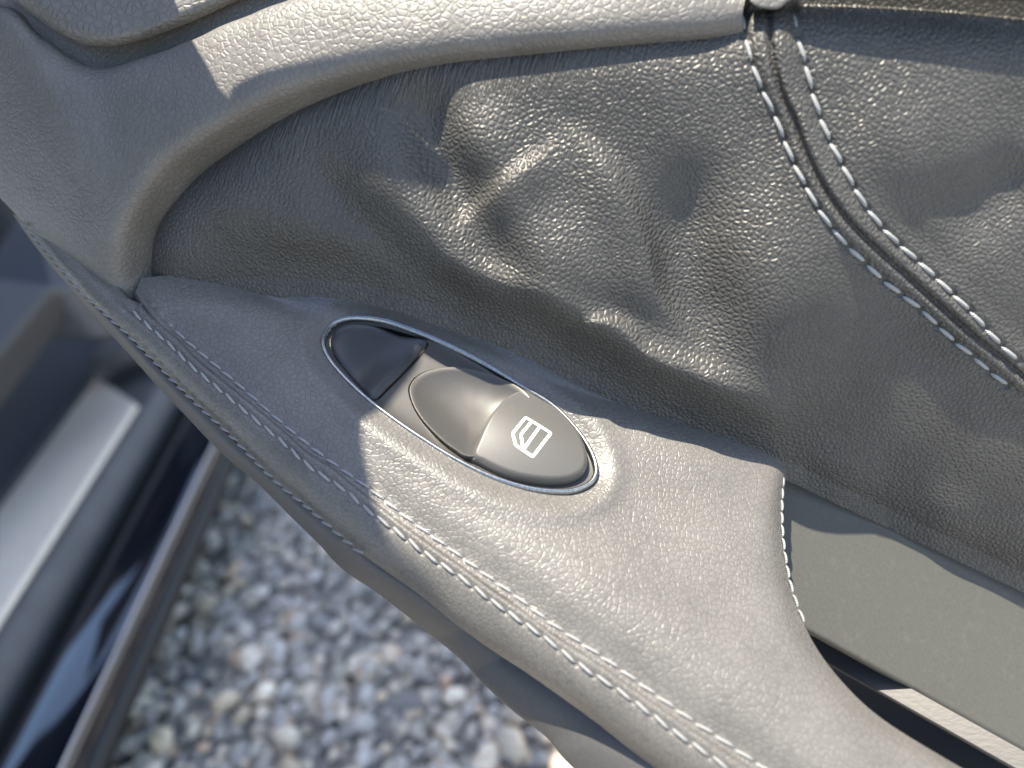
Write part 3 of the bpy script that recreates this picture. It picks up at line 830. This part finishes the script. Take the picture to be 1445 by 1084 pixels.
M_dash = plain('grey interior vinyl', (0.055, 0.058, 0.064), rough=0.6, nscale=600, nbump=.2)
wd = o3 - o2
strip('scuff_plate', smooth_prof([(o2, ZS - .002), (o2 + .003, ZS + .002), ((o2 + o3) / 2, ZS + .0035), (o3 - .003, ZS + .002), (o3, ZS - .003)], 30), M_scuff, f1=f_end, slant=SLANT)
strip('sill_cover', smooth_prof([(o2 - .20, ZS + .06), (o2 - .05, ZS + .02), (o2 - .008, ZS + .004), (o2 + .004, ZS - .003), (o3 - .004, ZS - .004), (o3 + .008, ZS - .002), (o4 - .006, ZS - .006), (o4, ZS - .018), (o4 - .004, ZS - .05)], 50), M_rub, f1=f_end + .09)
strip('door_seal', smooth_prof([(o4 - .012, ZS - .03), (o4 - .004, ZS - .055), (o5 - .012, .372), (o5 - .006, Z5 - .004), (o5 - .001, Z5), (o5 + .003, Z5 - .008)], 30), M_seal)
strip('sill_panel', smooth_prof([(o5 + .001, Z5 - .006), (o5 + .004, Z5 - .004), ((o5 + o6) / 2, (Z5 + Z6) / 2 + .0006), (o6 - .002, Z6 + .001), (o6 + .002, Z6 - .01)], 30), M_paint)
strip('chrome_strip', smooth_prof([(o6, Z6 - .003), (o6 + .001, Z6 + .001), ((o6 + o7) / 2, (Z6 + Z7) / 2 + .009), (o7 - .001, Z7), (o7 - .004, Z7 - .008)], 24), M_strip)
strip('sill_skirt', smooth_prof([(o7 - .003, Z7 - .006), (o7 + .001, Z7 - .010), (o7, Z7 - .02), (o7 - .04, Z7 - .045), (o7 - .12, Z7 - .06)], 20), M_black)
strip('inner_trim', smooth_prof([(o2 - .004, ZS + .006), (o2 - .02, ZS + .012), (o2 - .05, ZS + .05), (o2 - .09, ZS + .07), (o2 - .4, ZS + .07)], 20), M_navy, f1=f_end + .2)
# end cap in front of the scuff plate
cp = np.array([OUT * ((o2 + o3) / 2 + .02) + FWD * (f_end + SLANT * .5 + .045) + np.array([0, 0, ZS + .022])])
u_ = np.linspace(0, np.pi, 12); v_ = np.linspace(0, 2 * np.pi, 24, endpoint=False)
Gc = cp[0] + np.stack([np.outer(np.sin(u_), np.cos(v_)) * .055, np.outer(np.sin(u_), np.sin(v_)) * .03, np.outer(np.cos(u_), np.ones_like(v_)) * .018], -1) @ np.array([OUT, FWD, [0, 0, 1]])
oc, _ = grid_obj('end_cap', Gc, M_rub, None, closed=True); oc.parent = body; oc.matrix_parent_inverse = binv
# dashboard end and footwell behind the hinge
def prism(name, px, depths, vec, mat, bevel=.006):
    P = at_depth(np.array([p[0] for p in px], float), np.array([p[1] for p in px], float), np.array(depths, float))
    n = len(P); V = np.vstack([P, P + np.asarray(vec)])
    me = bpy.data.meshes.new(name)
    me.from_pydata([tuple(v) for v in V], [], [tuple(range(n)), tuple(range(2 * n - 1, n - 1, -1))] + [(i, i + n, (i + 1) % n + n, (i + 1) % n) for i in range(n)])
    me.materials.append(mat); me.update()
    import bmesh
    b = bmesh.new(); b.from_mesh(me); bmesh.ops.recalc_face_normals(b, faces=b.faces); b.to_mesh(me); b.free()
    o = link(name, me, None); o.parent = body; o.matrix_parent_inverse = binv
    md = o.modifiers.new('bevel', 'BEVEL'); md.width = bevel; md.segments = 3
    return o
prism('dash_end', [(-140, 380), (75, 405), (115, 400), (40, 290), (22, 300), (-140, 560)][:0] or [(-160, 375), (76, 404), (130, 400), (60, 330), (22, 302), (-60, 450)], [.62, .66, .70, .74, .74, .70], np.array([0, 0, -.06]), M_dash)
prism('kick_panel', [(-160, 378), (75, 407), (0, 500), (-160, 700)], [.60, .645, .60, .52], np.array([-.05, .03, -.03]), M_dash)
def block(name, o0, o1, f0, f1, z0, z1, mat, lean=0.0, bev=.03):
    V = []
    for z, sh in ((z0, 0.0), (z1, lean)):
        for o_, f_ in ((o0, f0), (o1, f0), (o1, f1), (o0, f1)):
            V.append(tuple(OUT * o_ + FWD * (f_ + sh) + np.array([0, 0, z])))
    me = bpy.data.meshes.new(name)
    me.from_pydata(V, [], [(0, 3, 2, 1), (4, 5, 6, 7), (0, 1, 5, 4), (1, 2, 6, 5), (2, 3, 7, 6), (3, 0, 4, 7)])
    me.materials.append(mat); me.update()
    o = link(name, me, None); o.parent = body; o.matrix_parent_inverse = binv
    md = o.modifiers.new('bevel', 'BEVEL'); md.width = bev; md.segments = 4
    return o
block('added_wing', o2 - .05, o7 - .01, f_end + .32, f_end + 1.3, .2, .90, M_paint)  # unseen block, added to keep sky reflections off the sill paint
block('shade_roof', o2 - 1.4, o7 - .015, f_end - 1.9, f_end + .16, 1.17, 1.21, M_paint, bev=.015)  # unseen car top, added to shade the sill and darken its reflections
for side in (o7 - .04, o2 - 1.3):
    pth = np.array([OUT * (side - .0) + FWD * (f_end + .12) + np.array([0, 0, 1.18]), OUT * side + FWD * (f_end + .34) + np.array([0, 0, 1.05]), OUT * (side + .0) + FWD * (f_end + .66) + np.array([0, 0, .84])])
    tp_ = tube('added_pillar', even(pth, 20), .022, M_paint, None); tp_.parent = body; tp_.matrix_parent_inverse = binv  # unseen pillars, added for shade and to block sky reflections
block('added_dashboard', o2 - 1.3, o2 - .02, f_end + .05, f_end + .7, .50, .84, M_black, lean=.1)  # unseen block, height set to darken what the sill paint reflects
prism('footwell', [(-300, 100), (160, 100), (260, 520), (-300, 900)], [1.45, 1.45, 1.45, 1.2], np.array([-.1, .1, 0]), M_black)

# ------------------------------------------------------------------ awning roof over the car (unseen, added to shade the sill and the gravel)
M_board = plain('awning boards', (0.09, 0.085, 0.08), rough=.8, nscale=30)
shade_awning = empty('added_shade_boards', (-1.5, 1.0, 2.0))
tag(shade_awning, 'added unseen boards that shade the car sill and gravel', 'shade_awning')
AZ = 2.5; sh = SUN / SUN[2] * (AZ - .45)
CE = -.115 + sh @ OUT; FE = sh @ FWD
for k in range(3):
    o1_ = CE - k * .26; V = []
    for z in (AZ, AZ + .03):
        for o_, f_ in ((o1_, .18), (o1_ - .262, .18), (o1_ - .262, 1.0), (o1_, 1.0)): V.append(OUT * o_ + FWD * (f_ + FE) + np.array([0, 0, z + .002 * (k % 2)]))
    me = raw_mesh('board', np.array(V), np.array([(0, 3, 2, 1), (4, 5, 6, 7), (0, 1, 5, 4), (1, 2, 6, 5), (2, 3, 7, 6), (3, 0, 4, 7)]), M_board, False)
    o = link('board', me, None); o.parent = shade_awning; o.matrix_parent_inverse = Matrix.Translation((1.5, -1.0, -2.0))
# ------------------------------------------------------------------ ground and gravel
M_ground = plain('grit', (0.30, 0.29, 0.27), rough=.9, nscale=60, nbump=.5, ndist=.01, var=.4)
GZ = .27
gv_ = np.array([[-20, -20, GZ], [20, -20, GZ], [20, 20, GZ], [-20, 20, GZ]], float)
ground = link('ground', raw_mesh('ground', gv_, np.array([[0, 1, 2, 3]]), M_ground, False)); tag(ground, kind='structure')
import bmesh
def ico(sub):
    b = bmesh.new(); bmesh.ops.create_icosphere(b, subdivisions=sub, radius=1.0)
    V = np.array([v.co[:] for v in b.verts]); F = np.array([[v.index for v in f_.verts] for f_ in b.faces]); b.free(); return V, F
IV, IF = ico(1)

ns = 16000
shapes = []
for k in range(24):
    d = IV.copy()
    for _ in range(9):                                # facets knocked off
        n_ = unit(rng.normal(size=3)); c_ = rng.uniform(.55, .9)
        over = np.clip(d @ n_ - c_, 0, None); d = d - over[:, None] * n_ * .9
    d += rng.normal(size=d.shape) * .02
    shapes.append(d * np.array([1, rng.uniform(.65, .95), rng.uniform(.5, .75)]))
pos = np.stack([rng.uniform(-1.3, -.05, ns), rng.uniform(-.45, .45, ns)], -1)
size = np.clip(rng.lognormal(math.log(.0068), .34, ns), .0035, .015)
Vs, Fs, Cs = [], [], []
pal = np.array([1.75, 1.56, 1.30]) * np.array([(.30, .30, .31), (.35, .35, .35), (.46, .44, .41), (.44, .39, .32), (.45, .35, .28), (.22, .23, .25), (.32, .33, .35), (.56, .53, .48), (.27, .26, .25)])
pw = np.array([.22, .2, .16, .07, .03, .1, .15, .05, .02]); pw /= pw.sum()
for i in range(ns):
    q = rng.normal(size=4); q /= np.linalg.norm(q); w_, x_, y_, z_ = q
    tilt = Matrix.Rotation(rng.uniform(0, 6.28), 3, 'Z') @ Matrix.Rotation(rng.normal() * .35, 3, 'X') @ Matrix.Rotation(rng.normal() * .35, 3, 'Y')
    d = shapes[rng.integers(24)] @ np.array(tilt).T * size[i]
    Vs.append(d + np.array([pos[i, 0], pos[i, 1], GZ + size[i] * rng.uniform(.1, .9)]))
    Fs.append(IF + i * len(IV))
    Cs.append(np.tile(pal[rng.choice(9, p=pw)] * rng.uniform(.75, 1.25), (len(IV), 1)))
m, t, b = new_mat('gravel stone')
at = N(t, 'ShaderNodeAttribute', attribute_name='stone'); 
nz = N(t, 'ShaderNodeTexNoise', Scale=220., Detail=4.0); tc = N(t, 'ShaderNodeTexCoord'); t.links.new(tc.outputs['Object'], nz.inputs['Vector'])
mr = N(t, 'ShaderNodeMapRange'); t.links.new(nz.outputs['Fac'], mr.inputs['Value']); mr.inputs['To Min'].default_value = .6; mr.inputs['To Max'].default_value = 1.4
vm = N(t, 'ShaderNodeVectorMath', operation='SCALE'); t.links.new(at.outputs['Color'], vm.inputs[0]); t.links.new(mr.outputs[0], vm.inputs['Scale'])
t.links.new(vm.outputs[0], b.inputs['Base Color']); b.inputs['Roughness'].default_value = .75
me = raw_mesh('gravel', np.vstack(Vs), np.vstack(Fs), m)
ca = me.attributes.new('stone', 'FLOAT_COLOR', 'POINT')
ca.data.foreach_set('color', np.hstack([np.vstack(Cs), np.ones((ns * len(IV), 1))]).astype(np.float32).ravel())
gravel = link('gravel', me); tag(gravel, 'loose grey and tan gravel stones lying beside the car sill', kind='stuff')
